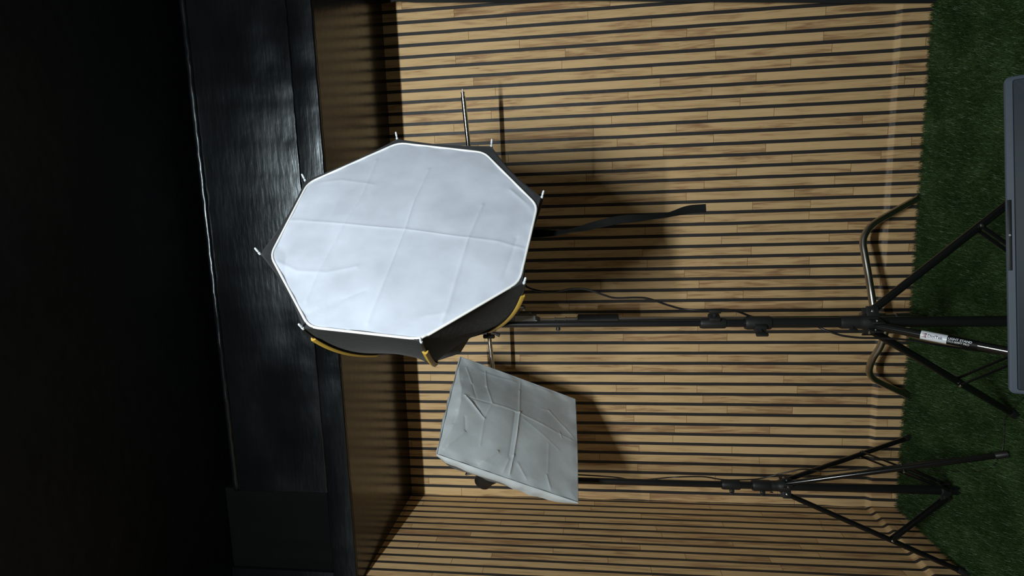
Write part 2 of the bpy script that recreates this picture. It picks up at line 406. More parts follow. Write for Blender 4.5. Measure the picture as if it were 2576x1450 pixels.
# ------------------------------------------------------------------ black cloth hanging at the right end of the wall
def curtain():
    bm = bmesh.new(); rows = []
    edge = [(0.0, 0.812), (0.4, 0.838), (1.0, 0.885), (1.5, 0.925), (2.0, 0.955), (2.35, 0.980), (2.43, 0.985), (2.475, 0.985), (2.53, 0.985)]
    zs = np.interp(np.linspace(0, 1, 60), [0, 1], [GZ + 0.004, 2.535])
    ez, ex = [e[0] for e in edge], [e[1] for e in edge]
    for z in zs:
        x0 = float(np.interp(z, ez, ex)); row = []
        for k in range(60):
            u = k / 59; x = x0 + (1.70 - x0) * u
            fold = 0.022 * math.sin(x * 33 + 0.7 * math.sin(z * 2.1)) + 0.012 * math.sin(x * 71 + z)
            y = -0.055 + fold * min(1, u * 8 + 0.15) + 0.02 * math.exp(-((z - 2.44) / 0.05) ** 2) * -1
            row.append((x, y, z))
        rows.append(row)
    front = [[bm.verts.new(p) for p in r] for r in rows]
    back = [[bm.verts.new((p[0], p[1] + 0.003, p[2])) for p in r] for r in rows]
    for i in range(59):
        for j in range(59):
            bm.faces.new((front[i][j], front[i][j + 1], front[i + 1][j + 1], front[i + 1][j]))
            bm.faces.new((back[i][j], back[i + 1][j], back[i + 1][j + 1], back[i][j + 1]))
        bm.faces.new((front[i][0], front[i + 1][0], back[i + 1][0], back[i][0]))
    tag(build('black_curtain', bm, M_curtain), 'black cloth curtain hanging over the right end of the slatted wall', 'curtain')
curtain()

# ------------------------------------------------------------------ light stands
def knob_wing(bm, c, out, up, s=1.0):
    side = out.cross(up).normalized()
    lathe(bm, c, out, [(0, .007 * s), (.016 * s, .007 * s)], 12)
    obox(bm, c + out * .022 * s, out, up, side, .014 * s, .040 * s, .010 * s, .004 * s)

def light_stand(name, label, X, Y, zc, rf, th, lr, sects, brace_t, knob_dirs, ks=1.0):
    root = empty(name, (X, Y, GZ), label, 'light stand')
    base = Vector((X, Y, 0.0)); zl = 0.045
    zcur = GZ + 0.012
    for (z1, r) in sects:
        bm = bmesh.new(); lathe(bm, (X, Y, zcur), AZ, [(0, r * .96), (0.002, r), (z1 - zcur, r)], 22)
        build('pole', bm, M_stand, root); zcur = z1
    # collars with clamp knobs
    for i, (z1, r) in enumerate(sects[:-1]):
        rr = r * 1.32; L_ = 0.078
        bm = bmesh.new(); lathe(bm, (X, Y, z1 - L_ * .62), AZ, [(0, rr * .93), (.004, rr), (L_ * .9, rr), (L_, rr * .9)], 24)
        d = knob_dirs[i]; side = AZ.cross(d).normalized()
        obox(bm, Vector((X, Y, z1 - L_ * .15)) + d * (rr + .004), d, AZ, side, .016, .036 * ks, .030 * ks, .004)
        c = build('collar', bm, M_plastic, root)
        bm = bmesh.new(); knob_wing(bm, Vector((X, Y, z1 - L_ * .15)) + d * (rr + .008 * ks), d, AZ, 0.95 * ks); build('knob', bm, M_plastic, c)
    # crown the legs pivot on
    R0 = sects[0][1]
    bm = bmesh.new(); lathe(bm, (X, Y, zc - .018), AZ, [(0, R0 * 1.2), (.004, R0 * 1.45), (.040, R0 * 1.5), (.048, R0 * 1.3), (.060, R0 * 1.22), (.105, R0 * 1.22), (.112, R0 * 1.1)], 24)
    legs = [Vector((math.cos(th + k * 2 * PI / 3), math.sin(th + k * 2 * PI / 3), 0)) for k in range(3)]
    for d in legs:
        s = AZ.cross(d)
        for sg in (-1, 1): obox(bm, Vector((X, Y, zc)) + d * (R0 * 1.2 + .010) + s * (sg * .0145), d, s, AZ, .036, .005, .036, .002)
    crown = build('crown', bm, M_plastic, root)
    bm = bmesh.new(); d = knob_dirs[-1]; knob_wing(bm, Vector((X, Y, zc + .062)) + d * (R0 * 1.10), d, AZ, .62 * ks); build('knob', bm, M_plastic, crown)
    bm = bmesh.new(); lathe(bm, (X, Y, zl - .018), AZ, [(0, R0 * 1.15), (.003, R0 * 1.3), (.034, R0 * 1.3), (.037, R0 * 1.1)], 20)
    for d in legs:
        s = AZ.cross(d)
        for sg in (-1, 1): obox(bm, Vector((X, Y, zl)) + d * (R0 * 1.2 + .008) + s * (sg * .0125), d, s, AZ, .026, .004, .024, .0015)
    build('lower_collar', bm, M_plastic, root)
    out = []
    for k, d in enumerate(legs):
        s = AZ.cross(d)
        p0 = Vector((X, Y, zc)) + d * .032; p1 = Vector((X, Y, GZ + .018)) + d * (rf[k] if isinstance(rf, tuple) else rf)
        ax = (p1 - p0).normalized(); up = s.cross(ax).normalized()
        bm = bmesh.new(); tube(bm, [p0 - ax * .006, p0 + ax * .008, p1], [lr * .85, lr, lr], 16); 
        lg = build('leg', bm, M_leg, root)
        bm = bmesh.new(); tube(bm, [p1 - ax * .035, p1 - ax * .030, p1 + ax * .004, p1 + ax * .008], [lr * 1.04, lr * 1.22, lr * 1.22, lr * .9], 16); build('rubber_foot', bm, M_plastic, lg)
        tb = brace_t[k]; q = p0 + (p1 - p0) * tb
        bm = bmesh.new()
        e = Vector((X, Y, zl)) + d * (R0 * 1.2 + .012)
        bx = (e - q).normalized(); bu = s.cross(bx).normalized(); ln = (e - q).length
        for sg in (-1, 1): obox(bm, (e + q) / 2 + s * (sg * .0135), bx, s, bu, ln + .012, .0035, .013, .001)
        build('brace', bm, M_leg, root)
        for pc in (p0 + d * 0, q):
            bm = bmesh.new(); lathe(bm, pc - s * .021, s, [(0, .0025), (.0015, .0052), (.0405, .0052), (.042, .0025)], 12)
            build('bolt', bm, M_bolt, lg)
        out.append((p0, p1, ax, s, up, lg))
    return root, out

MX, MY = -0.404, -1.097
def zat(px, X, Y):
    lo_, hi_ = -0.1, 3.0
    for _ in range(50):
        m_ = (lo_ + hi_) / 2
        if proj((X, Y, m_))[0] > px: lo_ = m_
        else: hi_ = m_
    return lo_
ZB1, ZB2 = zat(1898, MX, MY), zat(1785, MX, MY)
st1, legs1 = light_stand('light_stand', 'black tripod light stand under the octagonal softbox, white sticker on its front leg',
    MX, MY, .674, .553, 2.454, .0124, [(ZB1, .0165), (ZB2, .0132), (1.90, .0105)], (.58, .55, .51), [Vector((-.55, -.83, 0)), Vector((.9, -.43, 0)), Vector((-.6, -.8, 0))])
SX, SY = -1.274, -0.471
st2, legs2 = light_stand('light_stand', 'black tripod light stand in the corner under the square softbox',
    SX, SY, .689, (.330, .378, .378), 3.453, .0110, [(.80, .0185), (.93, .0165), (1.97, .0145)], (.595, .565, .60), [Vector((-.8, -.6, 0)), Vector((-.8, -.6, 0)), Vector((-.8, -.6, 0))], ks=.55)

# sticker with lettering wrapped round the front leg
def wrap_text(s, size, p0, ax, s_dir, up, r, ang0, along, m, name, parent, bold=0.0, ztop=0.0009):
    cu = bpy.data.curves.new(name, 'FONT'); cu.body = s; cu.size = size; cu.align_x = 'LEFT'; cu.align_y = 'CENTER'; cu.offset = bold; cu.resolution_u = 3
    tmp = bpy.data.objects.new(name, cu); COL.objects.link(tmp)
    dg = bpy.context.evaluated_depsgraph_get(); dg.update()
    me = bpy.data.meshes.new_from_object(tmp.evaluated_get(dg)); bpy.data.objects.remove(tmp)
    bm = bmesh.new(); bm.from_mesh(me); bpy.data.meshes.remove(me)
    for _ in range(2):
        es = [e for e in bm.edges if abs(e.verts[0].co.y - e.verts[1].co.y) > size * .12]
        if es: bmesh.ops.subdivide_edges(bm, edges=es, cuts=1)
    bmesh.ops.triangulate(bm, faces=bm.faces[:])
    for v in bm.verts:
        a = ang0 + v.co.y / r; q = up * math.cos(a) + s_dir * math.sin(a)
        v.co = p0 + ax * (along + v.co.x) + q * (r + ztop)
    bm.normal_update()
    for f in bm.faces: f.smooth = False
    me = bpy.data.meshes.new(name); bm.to_mesh(me); bm.free(); me.materials.append(m)
    o = bpy.data.objects.new(name, me); COL.objects.link(o); o.parent = parent; return o
p0, p1, ax, s_, up_, lg = legs1[1]
def t_at(px):
    best = min(range(0, 2001), key=lambda i: abs(proj(p0 + (p1 - p0) * (i / 2000))[0] - px)); return (p1 - p0).length * best / 2000
ta, tb_, tc_ = t_at(2317), t_at(2383), t_at(2446)
mid = p0 + ax * ((ta + tc_) / 2); toc = (CAM - mid); toc = (toc - ax * toc.dot(ax)).normalized()
angc = math.atan2(toc.dot(s_), toc.dot(up_))
# the direction in which angle grows must be 'up' for text read along the leg: check against the picture
rl = .0124
tst = lambda a: proj(mid + (up_ * math.cos(a) + s_ * math.sin(a)) * rl)
sgn = 1 if tst(angc + .5)[1] < tst(angc - .5)[1] else -1
if sgn < 0: s_ = -s_; angc = math.atan2(toc.dot(s_), toc.dot(up_))
def sleeve(bm, a, b, r, a0, a1, n=28):
    rows = []
    for al_ in (a, b):
        rows.append([bm.verts.new(p0 + ax * al_ + (up_ * math.cos(a0 + (a1 - a0) * k / n) + s_ * math.sin(a0 + (a1 - a0) * k / n)) * r) for k in range(n + 1)])
    for k in range(n): bm.faces.new((rows[0][k], rows[0][k + 1], rows[1][k + 1], rows[1][k]))
    return bm
rl = .0124
stk = build('sticker', sleeve(bmesh.new(), ta, tb_, rl + .0006, angc - 2.2, angc + 2.2), M_white, lg); stk['label'] = 'white sticker with dark lettering'
L1 = tb_ - ta
bm = bmesh.new()
wrap_text('DigiTek', .0135 * L1 / .075, p0, ax, s_, up_, rl, angc, ta + L1 * .27, M_ink, 'lettering', stk, .0002, .0010)
bm = bmesh.new(); bmr = bmesh.new()
for i in range(4):
    for j in range(3):
        c = ta + L1 * (.06 + .05 * i); a = angc + (j - 1) * .0042 / rl; h_ = (.0006 + .00035 * i) 
        B = bmr if (i + j) % 2 == 0 else bm
        sleeve(B, c - h_, c + h_, rl + .0010, a - h_ / rl, a + h_ / rl, 2)
build('logo_dots', bm, M_ink, stk, smooth=False); build('logo_dots', bmr, M_red, stk, smooth=False)
L2 = tc_ - tb_
dk = build('sticker', sleeve(bmesh.new(), tb_, tc_ + .012, rl + .0005, angc - 2.2, angc + 2.2), M_dark, lg); dk['label'] = 'dark sticker with pale lettering'
wrap_text('LIGHT STAND', L2 * .150, p0, ax, s_, up_, rl, angc + .0042 / rl, tb_ + L2 * .04, M_white, 'lettering', dk, .0002, .0010)
wrap_text('DLS-009FT PRO', L2 * .128, p0, ax, s_, up_, rl, angc - .0040 / rl, tb_ + L2 * .04, M_white, 'lettering', dk, 0, .0010)

# ------------------------------------------------------------------ chrome century stand behind
CX, CY = -0.560, -0.30
cs = empty('century_stand', (CX, CY, GZ), 'chrome century stand with bent tube legs standing close to the slatted wall', 'light stand')
zz = lambda px: zat(px, CX, CY)
bm = bmesh.new(); lathe(bm, (CX, CY, .10), AZ, [(0, .0145), (.002, .0165), (zz(1556) - .10, .0165)], 24); build('pole', bm, M_chrome, cs)
bm = bmesh.new(); lathe(bm, (CX, CY, zz(1556)), AZ, [(0, .027), (.003, .0300), (zz(1453) - zz(1556) - .003, .0300), (zz(1453) - zz(1556), .024)], 24); g_ = build('grip_sleeve', bm, M_plastic, cs); g_['label'] = 'black sleeve'
bm = bmesh.new(); lathe(bm, (CX, CY, zz(1453)), AZ, [(0, .0185), (.006, .0185), (.007, .0155), (.05, .0155), (.051, .0175), (.057, .0175), (.058, .0135), (.10, .0135), (.101, .016), (.108, .016), (.109, .0105), (zz(1230) - zz(1453), .0105)], 24); build('pole', bm, M_chrome, cs)
zh = zz(1322)
bm = bmesh.new(); obox(bm, (CX + .006, CY, zh), AX, AY, AZ, .052, .036, .105, .004)
lathe(bm, (CX, CY, zh + .05), AZ, [(0, .021), (.012, .021), (.014, .016), (.03, .016)], 20); lathe(bm, (CX, CY, zh - .07), AZ, [(0, .016), (.014, .021), (.022, .021)], 20)
hd = build('clamp', bm, M_steel, cs, smooth=False)
bm = bmesh.new(); lathe(bm, (CX + .03, CY, zh + .036), AX, [(0, .010), (.010, .010), (.011, .007), (.034, .007)], 14); obox(bm, (CX + .070, CY, zh + .026), AX, AY, AZ, .014, .014, .046, .003); obox(bm, (CX + .060, CY, zh + .006), AX, AY, AZ, .022, .013, .016, .003)
bmesh.ops.translate(bm, verts=[v for v in bm.verts], vec=(0, 0, 0)); build('knob', bm, M_steel, hd)
bm = bmesh.new(); lathe(bm, (CX + .034, CY - .012, zh - .025), AX, [(0, .008), (.004, .008), (.005, .004), (.010, .004)], 14); build('bolt', bm, M_steel, hd)
bm = bmesh.new(); lathe(bm, (CX - .018, CY - .01, zz(1404)), -AX, [(0, .006), (.012, .009), (.022, .012), (.028, .008)], 14); build('knob', bm, M_steel, cs)
# grip head holding the boom
zb = zz(1228)
bm = bmesh.new(); lathe(bm, (CX, CY - .038, zb), AY, [(0, .026), (.004, .030), (.014, .030), (.015, .024), (.030, .024), (.032, .030), (.05, .030), (.054, .026)], 28)
obox(bm, (CX, CY, zb - .03), AX, AY, AZ, .036, .034, .075, .005)
gh = build('grip_head', bm, M_stand, cs)
bm = bmesh.new(); lathe(bm, (CX - .020, CY - .020, zb - .030), Vector((-1, -.3, -.2)), [(0, .008), (.026, .008)], 12)
tube(bm, catmull([(CX - .034, CY - .03, zb + .010), (CX - .046, CY - .034, zb - .012), (CX - .052, CY - .036, zb - .036), (CX - .062, CY - .036, zb - .060)], 5), [.009 + .012 * abs(i / 15 - .35) for i in range(16)], 12, flat=(1, .55)); build('knob', bm, M_steel, gh)
# base: three bent tube legs
fl = atZ(2312, 497, GZ + .012); fr = atZ(2287, 997, GZ + .012)
def cleg(pts, nm='leg'):
    bm = bmesh.new(); tube(bm, catmull(pts, 9), .0148, 18); return build(nm, bm, M_legsteel, cs)
zj1, zj2 = zz(2188), zz(2200)
b1 = atY(2172, 615, -.27)
l1 = cleg([Vector((CX + .012, CY + .002, zz(2200))), atY(2192, 740, -.28), atY(2184, 690, -.25), atY(2176, 645, -.225), atY(2171, 612, -.205), atY(2177, 588, -.19), atY(2198, 563, -.165), atY(2250, 532, -.115), fl])
b2 = atY(2186, 925, -.27)
l2 = cleg([Vector((CX - .012, CY + .002, zz(2236))), atY(2216, 868, -.27), atY(2198, 898, -.245), atY(2188, 922, -.22), atY(2188, 940, -.20), atY(2203, 957, -.17), atY(2245, 978, -.12), fr])
l3 = cleg([Vector((CX, CY - .01, zz(2215))), Vector((CX - .012, CY - .10, .275)), Vector((CX - .022, CY - .17, .245)), Vector((-.598, -.53, .178)), Vector((-.610, -.60, .086)), Vector((-.612, -.66, .006)), Vector((-.613, -.675, GZ + .016))])
for lgx, pf, dirv in ((l1, fl, fl - atY(2250, 532, -.115)), (l2, fr, fr - atY(2245, 978, -.12))):
    bm = bmesh.new(); d = dirv.normalized(); tube(bm, [pf - d * .012, pf + d * .002], .0153, 16); build('rubber_foot', bm, M_plastic, lgx)
bm = bmesh.new(); lathe(bm, (CX, CY, .14), AZ, [(0, .018), (.004, .024), (.060, .024), (.064, .020), (.10, .020), (.104, .027), (.20, .027), (.205, .020)], 24); build('leg_hub', bm, M_steel, cs)

# boom across, held in the grip head
bt = atY(1163, 224, -.450); be = atY(1246, 985, -.265)
ba = (be - bt).normalized(); BL = (be - bt).length
ctr = empty('boom_arm', (CX, CY - .045, zb), 'thin chrome boom arm running level behind both softboxes', 'boom arm')
bm = bmesh.new(); lathe(bm, bt, ba, [(.030, .0082), (.032, .0100), (BL, .0100)], 20); build('tube', bm, M_chrome, ctr)
bm = bmesh.new(); lathe(bm, bt, ba, [(0, .0022), (.001, .0034), (.008, .0034), (.009, .0048), (.0125, .0048), (.0130, .0092), (.017, .0092), (.018, .0075), (.031, .0075)], 18); build('stud', bm, M_chrome, ctr)

# ------------------------------------------------------------------ octagonal softbox
OC = Vector((-.068, -1.301, 2.077)); ON = Vector((.72138, -.69087, -.04798)).normalized()
WV = [(1002, 360), (1218, 384), (1352, 518), (1307, 709), (1058, 854), (777, 823), (681, 643), (775, 461)]
RV = [(999, 350), (1236, 368), (1363, 497), (1318, 713), (1060, 861), (763, 827), (654, 639), (768, 455)]
WP = [atP(x, y, OC, ON) for x, y in WV]
RP = [atP(x, y, OC - ON * .004, ON) for x, y in RV]
HUB = OC - ON * .49
sb = empty('octagonal_softbox', OC - ON * .40, 'large black octagonal softbox with a white cloth front and golden ribs', 'softbox')
Oa, Ob = frame_of(ON)
NS = 10
def ribp(k, t, out=0.0):
    """point on rib k, t = 0 at the rim, 1 at the hub; the rib is bowed outwards"""
    d = RP[k] - (OC + ON * ((RP[k] - OC).dot(ON))); rad = d.normalized()
    h = HUB + rad * .135
    p = RP[k].lerp(h, t)
    bow = .050 * math.sin(PI * t) ** .9 * (1 - .25 * t)
    n = (rad * .62 - ON * .78).normalized()
    perp = rad - (h - RP[k]).normalized() * rad.dot((h - RP[k]).normalized()); perp.normalize()
    return p + perp * (bow + out)
# fabric shell
bm = bmesh.new(); NT = 16; grid = []
for i in range(NT + 1):
    t_ = i / NT; row = []
    for k in range(8):
        a, b = ribp(k, t_), ribp((k + 1) % 8, t_)
        for j in range(NS):
            s = j / NS; p = a.lerp(b, s)
            sag = math.sin(PI * s)
            c = OC.lerp(HUB, t_); inward = (c - p).normalized()
            p = p + inward * (sag * (.012 * (1 - t_) + .006))
            row.append(bm.verts.new(p))
    grid.append(row)
W_ = 8 * NS
for i in range(NT):
    for j in range(W_): bm.faces.new((grid[i][j], grid[i + 1][j], grid[i + 1][(j + 1) % W_], grid[i][(j + 1) % W_]))
bmesh.ops.solidify(bm, geom=bm.faces[:], thickness=.002)
build('fabric_shell', bm, M_boxblack, sb)
# front rim band between the shell edge and the diffuser
def loop_pts(V, rnd, n=10):
    """octagon with rounded corners"""
    out = []
    for k in range(8):
        p, c, q = V[k - 1], V[k], V[(k + 1) % 8]
        a = c + (p - c).normalized() * rnd; b = c + (q - c).normalized() * rnd
        for i in range(5):
            s = i / 4; out.append(a.lerp(c, s).lerp(c.lerp(b, s), s))
        e = V[(k + 1) % 8] + (c - V[(k + 1) % 8]).normalized() * rnd
        for i in range(1, n): out.append(b.lerp(e, i / n))
    return out
inner = loop_pts(WP, .028)
N_ = len(inner); per = N_ // 8
def rim_pt(idx):
    """matching point on the rim: straight edges drawn slightly in"""
    k = idx // per; f = (idx % per) / per
    f2 = f - 2 / per
    if f2 < 0: a, b, s = RP[k - 1], RP[k], 1 + f2
    else: a, b, s = RP[k], RP[(k + 1) % 8], f2
    p = a.lerp(b, s); return p + (OC - p).normalized() * (.012 * math.sin(PI * s))
outer = [rim_pt(i) for i in range(N_)]
bm = bmesh.new()
r0 = [bm.verts.new(p) for p in outer]; r1 = [bm.verts.new(p + ON * .004) for p in [o_.lerp(i_, .25) for o_, i_ in zip(outer, inner)]]
r2 = [bm.verts.new(i_ + (i_ - OC).normalized() * .004 - ON * .002) for i_ in inner]; r3 = [bm.verts.new(i_ + (OC - i_).normalized() * .02 - ON * .012) for i_ in inner]
for A_, B_ in ((r0, r1), (r1, r2), (r2, r3)): bridge(bm, A_, B_)
build('rim_band', bm, M_boxblack, sb)
# white diffuser: a fine grid cut to the octagon, with fold creases from the bag
def sp_(l): return [atP(x, y, OC, ON) for x, y in l]
creases = [
    (sp_([(690, 553), (760, 556), (868, 569), (1022, 585), (1180, 604), (1250, 611), (1320, 626)]), .0018, .0045),
    (sp_([(948, 405), (912, 500), (868, 570), (800, 695), (770, 760)]), .0020, .0050),
    (sp_([(1080, 430), (1045, 510), (1022, 585), (968, 715), (925, 815)]), .0020, .0055),
    (sp_([(1215, 520), (1180, 604), (1150, 700), (1128, 775), (1112, 815)]), .0022, .0050),
    (sp_([(700, 660), (750, 685), (822, 690), (900, 676)]), .0020, .0090),
    (sp_([(775, 790), (850, 762), (920, 735)]), -.0020, .012),
    (sp_([(1300, 600), (1288, 640), (1270, 690)]), -.0022, .010),
    (sp_([(1285, 480), (1320, 510), (1345, 530)]), .0025, .008),
    (sp_([(940, 470), (860, 455), (800, 462)]), .0015, .010),
    (sp_([(990, 850), (1060, 800), (1120, 790)]), .0020, .014),
    (sp_([(700, 620), (720, 640), (715, 700)]), -.0020, .010)]
fine = loop_pts(WP, .028, 54); NF = len(fine); M_ = 120
FN = np.array([tuple(q - OC) for q in fine]); fs_ = 1 - np.arange(M_) / M_
PT = FN[None] * fs_[:, None, None]                                  # points relative to the middle
PW = PT + np.array(tuple(OC)); hgt = np.zeros(PT.shape[:2])
for pts_, amp, wd in creases:
    dmin = np.full(hgt.shape, 9.0)
    for i in range(len(pts_) - 1):
        A1 = np.array(tuple(pts_[i])); AB = np.array(tuple(pts_[i + 1])) - A1
        t_ = np.clip(((PW - A1) @ AB) / (AB @ AB), 0, 1); dmin = np.minimum(dmin, np.linalg.norm(PW - A1 - t_[..., None] * AB, axis=-1))
    hgt += amp * np.exp(-dmin / wd)
inn = 1 - fs_[:, None]
hgt *= np.clip(inn * 40, 0, 1)
hgt += .0017 * np.sin(PW[..., 0] * 21 + PW[..., 2] * 9) * np.sin(PW[..., 2] * 17 - PW[..., 0] * 5 + 1.3) * np.clip(inn * 6, 0, 1)
ks = np.arange(NF)
hgt += (.0011 * np.sin(ks * .31 + 2 * np.sin(ks * .043)))[None] * np.exp(-(inn / .05) ** 2) * np.clip(inn * 60, 0, 1)     # small puckers at the tight edge
hgt += .012 * (1 - fs_[:, None] ** 2)
PW = PW + hgt[..., None] * np.array(tuple(ON))
vs_ = [tuple(p) for p in PW.reshape(-1, 3)] + [tuple(PW[-1].mean(axis=0))]
fc_ = [(i * NF + j, i * NF + (j + 1) % NF, (i + 1) * NF + (j + 1) % NF, (i + 1) * NF + j) for i in range(M_ - 1) for j in range(NF)]
fc_ += [((M_ - 1) * NF + j, (M_ - 1) * NF + (j + 1) % NF, M_ * NF) for j in range(NF)]
bm = (vs_, fc_)
dif = build('diffuser', bm, M_diff, sb); dif['label'] = 'white cloth diffuser with fold creases'
bm = bmesh.new(); tube(bm, inner + [inner[0]], .0036, 8, cap=False); build('piping', bm, M_piping, dif)
# ribs with clear caps, golden sleeves outside
for k in range(8):
    rad = (RP[k] - OC).normalized()
    bm = bmesh.new(); tube(bm, [ribp(k, i / 14, .003) for i in range(15)], .0035, 10)
    tipd = (ON * .90 + rad * .30 + AX * .25).normalized()
    tube(bm, [RP[k] - tipd * .012, RP[k] + tipd * .010], .0026, 10)
    rb = build('rib', bm, M_plastic, sb)
    bm = bmesh.new(); lathe(bm, RP[k] + tipd * .008, tipd, [(-.010, .0030), (-.009, .0040), (-.003, .0042), (-.002, .0026), (.001, .0026), (.002, .0036), (.014, .0032), (.0165, .0022), (.0172, .001)], 12)
    build('cap', bm, M_cap, rb)
    # golden sleeve: a shallow band lying over the rib
    bm = bmesh.new(); rows = []
    for i in range(21):
        st_ = {6: .24, 7: .24, 2: .30, 1: .30}.get(k, .10); t_ = st_ + (.68 - st_) * i / 20; c = ribp(k, t_, .004); c2 = ribp(k, t_ + .01, .004); d = (c2 - c).normalized()
        o_ = (c - OC.lerp(HUB, t_)); o_ = (o_ - d * o_.dot(d)).normalized(); sd = d.cross(o_)
        wdt = .0085
        rows.append([bm.verts.new(c + sd * (wdt * u) + o_ * (.0085 * (1 - u * u) + .001)) for u in (-1, -.6, 0, .6, 1)] + [bm.verts.new(c + sd * (wdt * u) - o_ * .001) for u in (1, 0, -1)])
    for i in range(20): bridge(bm, rows[i], rows[i + 1])
    bm.faces.new(rows[0][::-1]); bm.faces.new(rows[-1])
    gs = build('sleeve', bm, M_gold, rb); gs['label'] = 'golden sleeve over the rib'
# hub and lamp holder
bm = bmesh.new(); lathe(bm, HUB + ON * .03, -ON, [(0, .120), (.006, .137), (.03, .138), (.045, .125), (.050, .060), (.055, .046), (.10, .044), (.11, .036)], 32); hubo = build('hub', bm, M_plastic, sb)
bm = bmesh.new(); lathe(bm, HUB + ON * .03, -ON, [(0, .134), (.004, .143), (.04, .145), (.075, .147), (.079, .143), (.081, .120), (.04, .10)], 8); build('back_skirt', bm, M_boxblack, sb, smooth=False)
tp = Vector((MX, MY, 1.90))
bm = bmesh.new(); hb = HUB - ON * .085
lathe(bm, (MX, MY, 1.845), AZ, [(0, .014), (.003, .019), (.05, .019), (.053, .015)], 20)
dvec = (hb - Vector((MX, MY, 1.88))); ln = dvec.length; dv = dvec.normalized(); sd = dv.cross(AX).normalized()
obox(bm, (hb + Vector((MX, MY, 1.88))) / 2, dv, AX, sd.normalized(), ln, .022, .030, .005)
build('tilt_bracket', bm, M_plastic, sb)
bm = bmesh.new(); knob_wing(bm, Vector((MX - .018, MY - .004, 1.875)), -AX, AZ, 1.0); build('knob', bm, M_plastic, sb)
# black strap hanging from the lower rim
def ribbon(path, widths, nrm, th=.0016):
    bm = bmesh.new(); rows = []; n = len(path)
    for i in range(n):
        d = (path[min(i + 1, n - 1)] - path[max(i - 1, 0)]).normalized(); a = nrm[i]; a = (a - d * a.dot(d)).normalized(); s = d.cross(a).normalized()
        w_ = widths[i]
        rows.append([bm.verts.new(path[i] + s * (w_ * u) + a * (th * v)) for u, v in ((-1, -1), (0, -1), (1, -1), (1, 1), (0, 1), (-1, 1))])
    for i in range(n - 1): bridge(bm, rows[i], rows[i + 1])
    bm.faces.new(rows[0][::-1]); bm.faces.new(rows[-1]); return bm
sy = -1.16
pth = catmull([atY(1300, 586, sy - .01), atY(1345, 588, sy), atY(1400, 586, sy), atY(1450, 578, sy), atY(1500, 566, sy), atY(1560, 553, sy), atY(1620, 548, sy), atY(1680, 541, sy), atY(1730, 528, sy), atY(1776, 524, sy)], 6)
nn = len(pth); nr = []
for i in range(nn):
    f = i / (nn - 1); ang = [0.0, .15, .9, 1.25, .75, .3, .45, 1.05, 1.1, .35, .1]; a = float(np.interp(f, np.linspace(0, 1, 11), ang))
    nr.append(Vector((math.sin(a), -math.cos(a), 0)))
stp = build('strap', ribbon(pth, [.0125] * nn, nr), M_strap, sb); stp['label'] = 'black strap hanging twisted below the softbox'

# ------------------------------------------------------------------ square softbox in the corner
SC = Vector((-.96, -.579, 1.866))
def basis(az, el, ro):
    n = Vector((math.sin(az) * math.cos(el), -math.cos(az) * math.cos(el), math.sin(el))); r = Vector((0, 0, 1)).cross(n).normalized(); u = n.cross(r)
    return n, math.cos(ro) * r + math.sin(ro) * u, -math.sin(ro) * r + math.cos(ro) * u
SN, Sr, Su = basis(1.183, -.468, .024)
s2 = empty('square_softbox', (SX, SY, 1.97), 'smaller square softbox with a wrinkled silvery cloth front and a black back', 'softbox')
H = .30
def sq(u, v, d=0.0): return SC + Sr * (H * u) + Su * (H * v) + SN * d
def s2p(x, y):
    p = atP(x, y, SC, SN) - SC; return (p.dot(Sr) / H, p.dot(Su) / H)
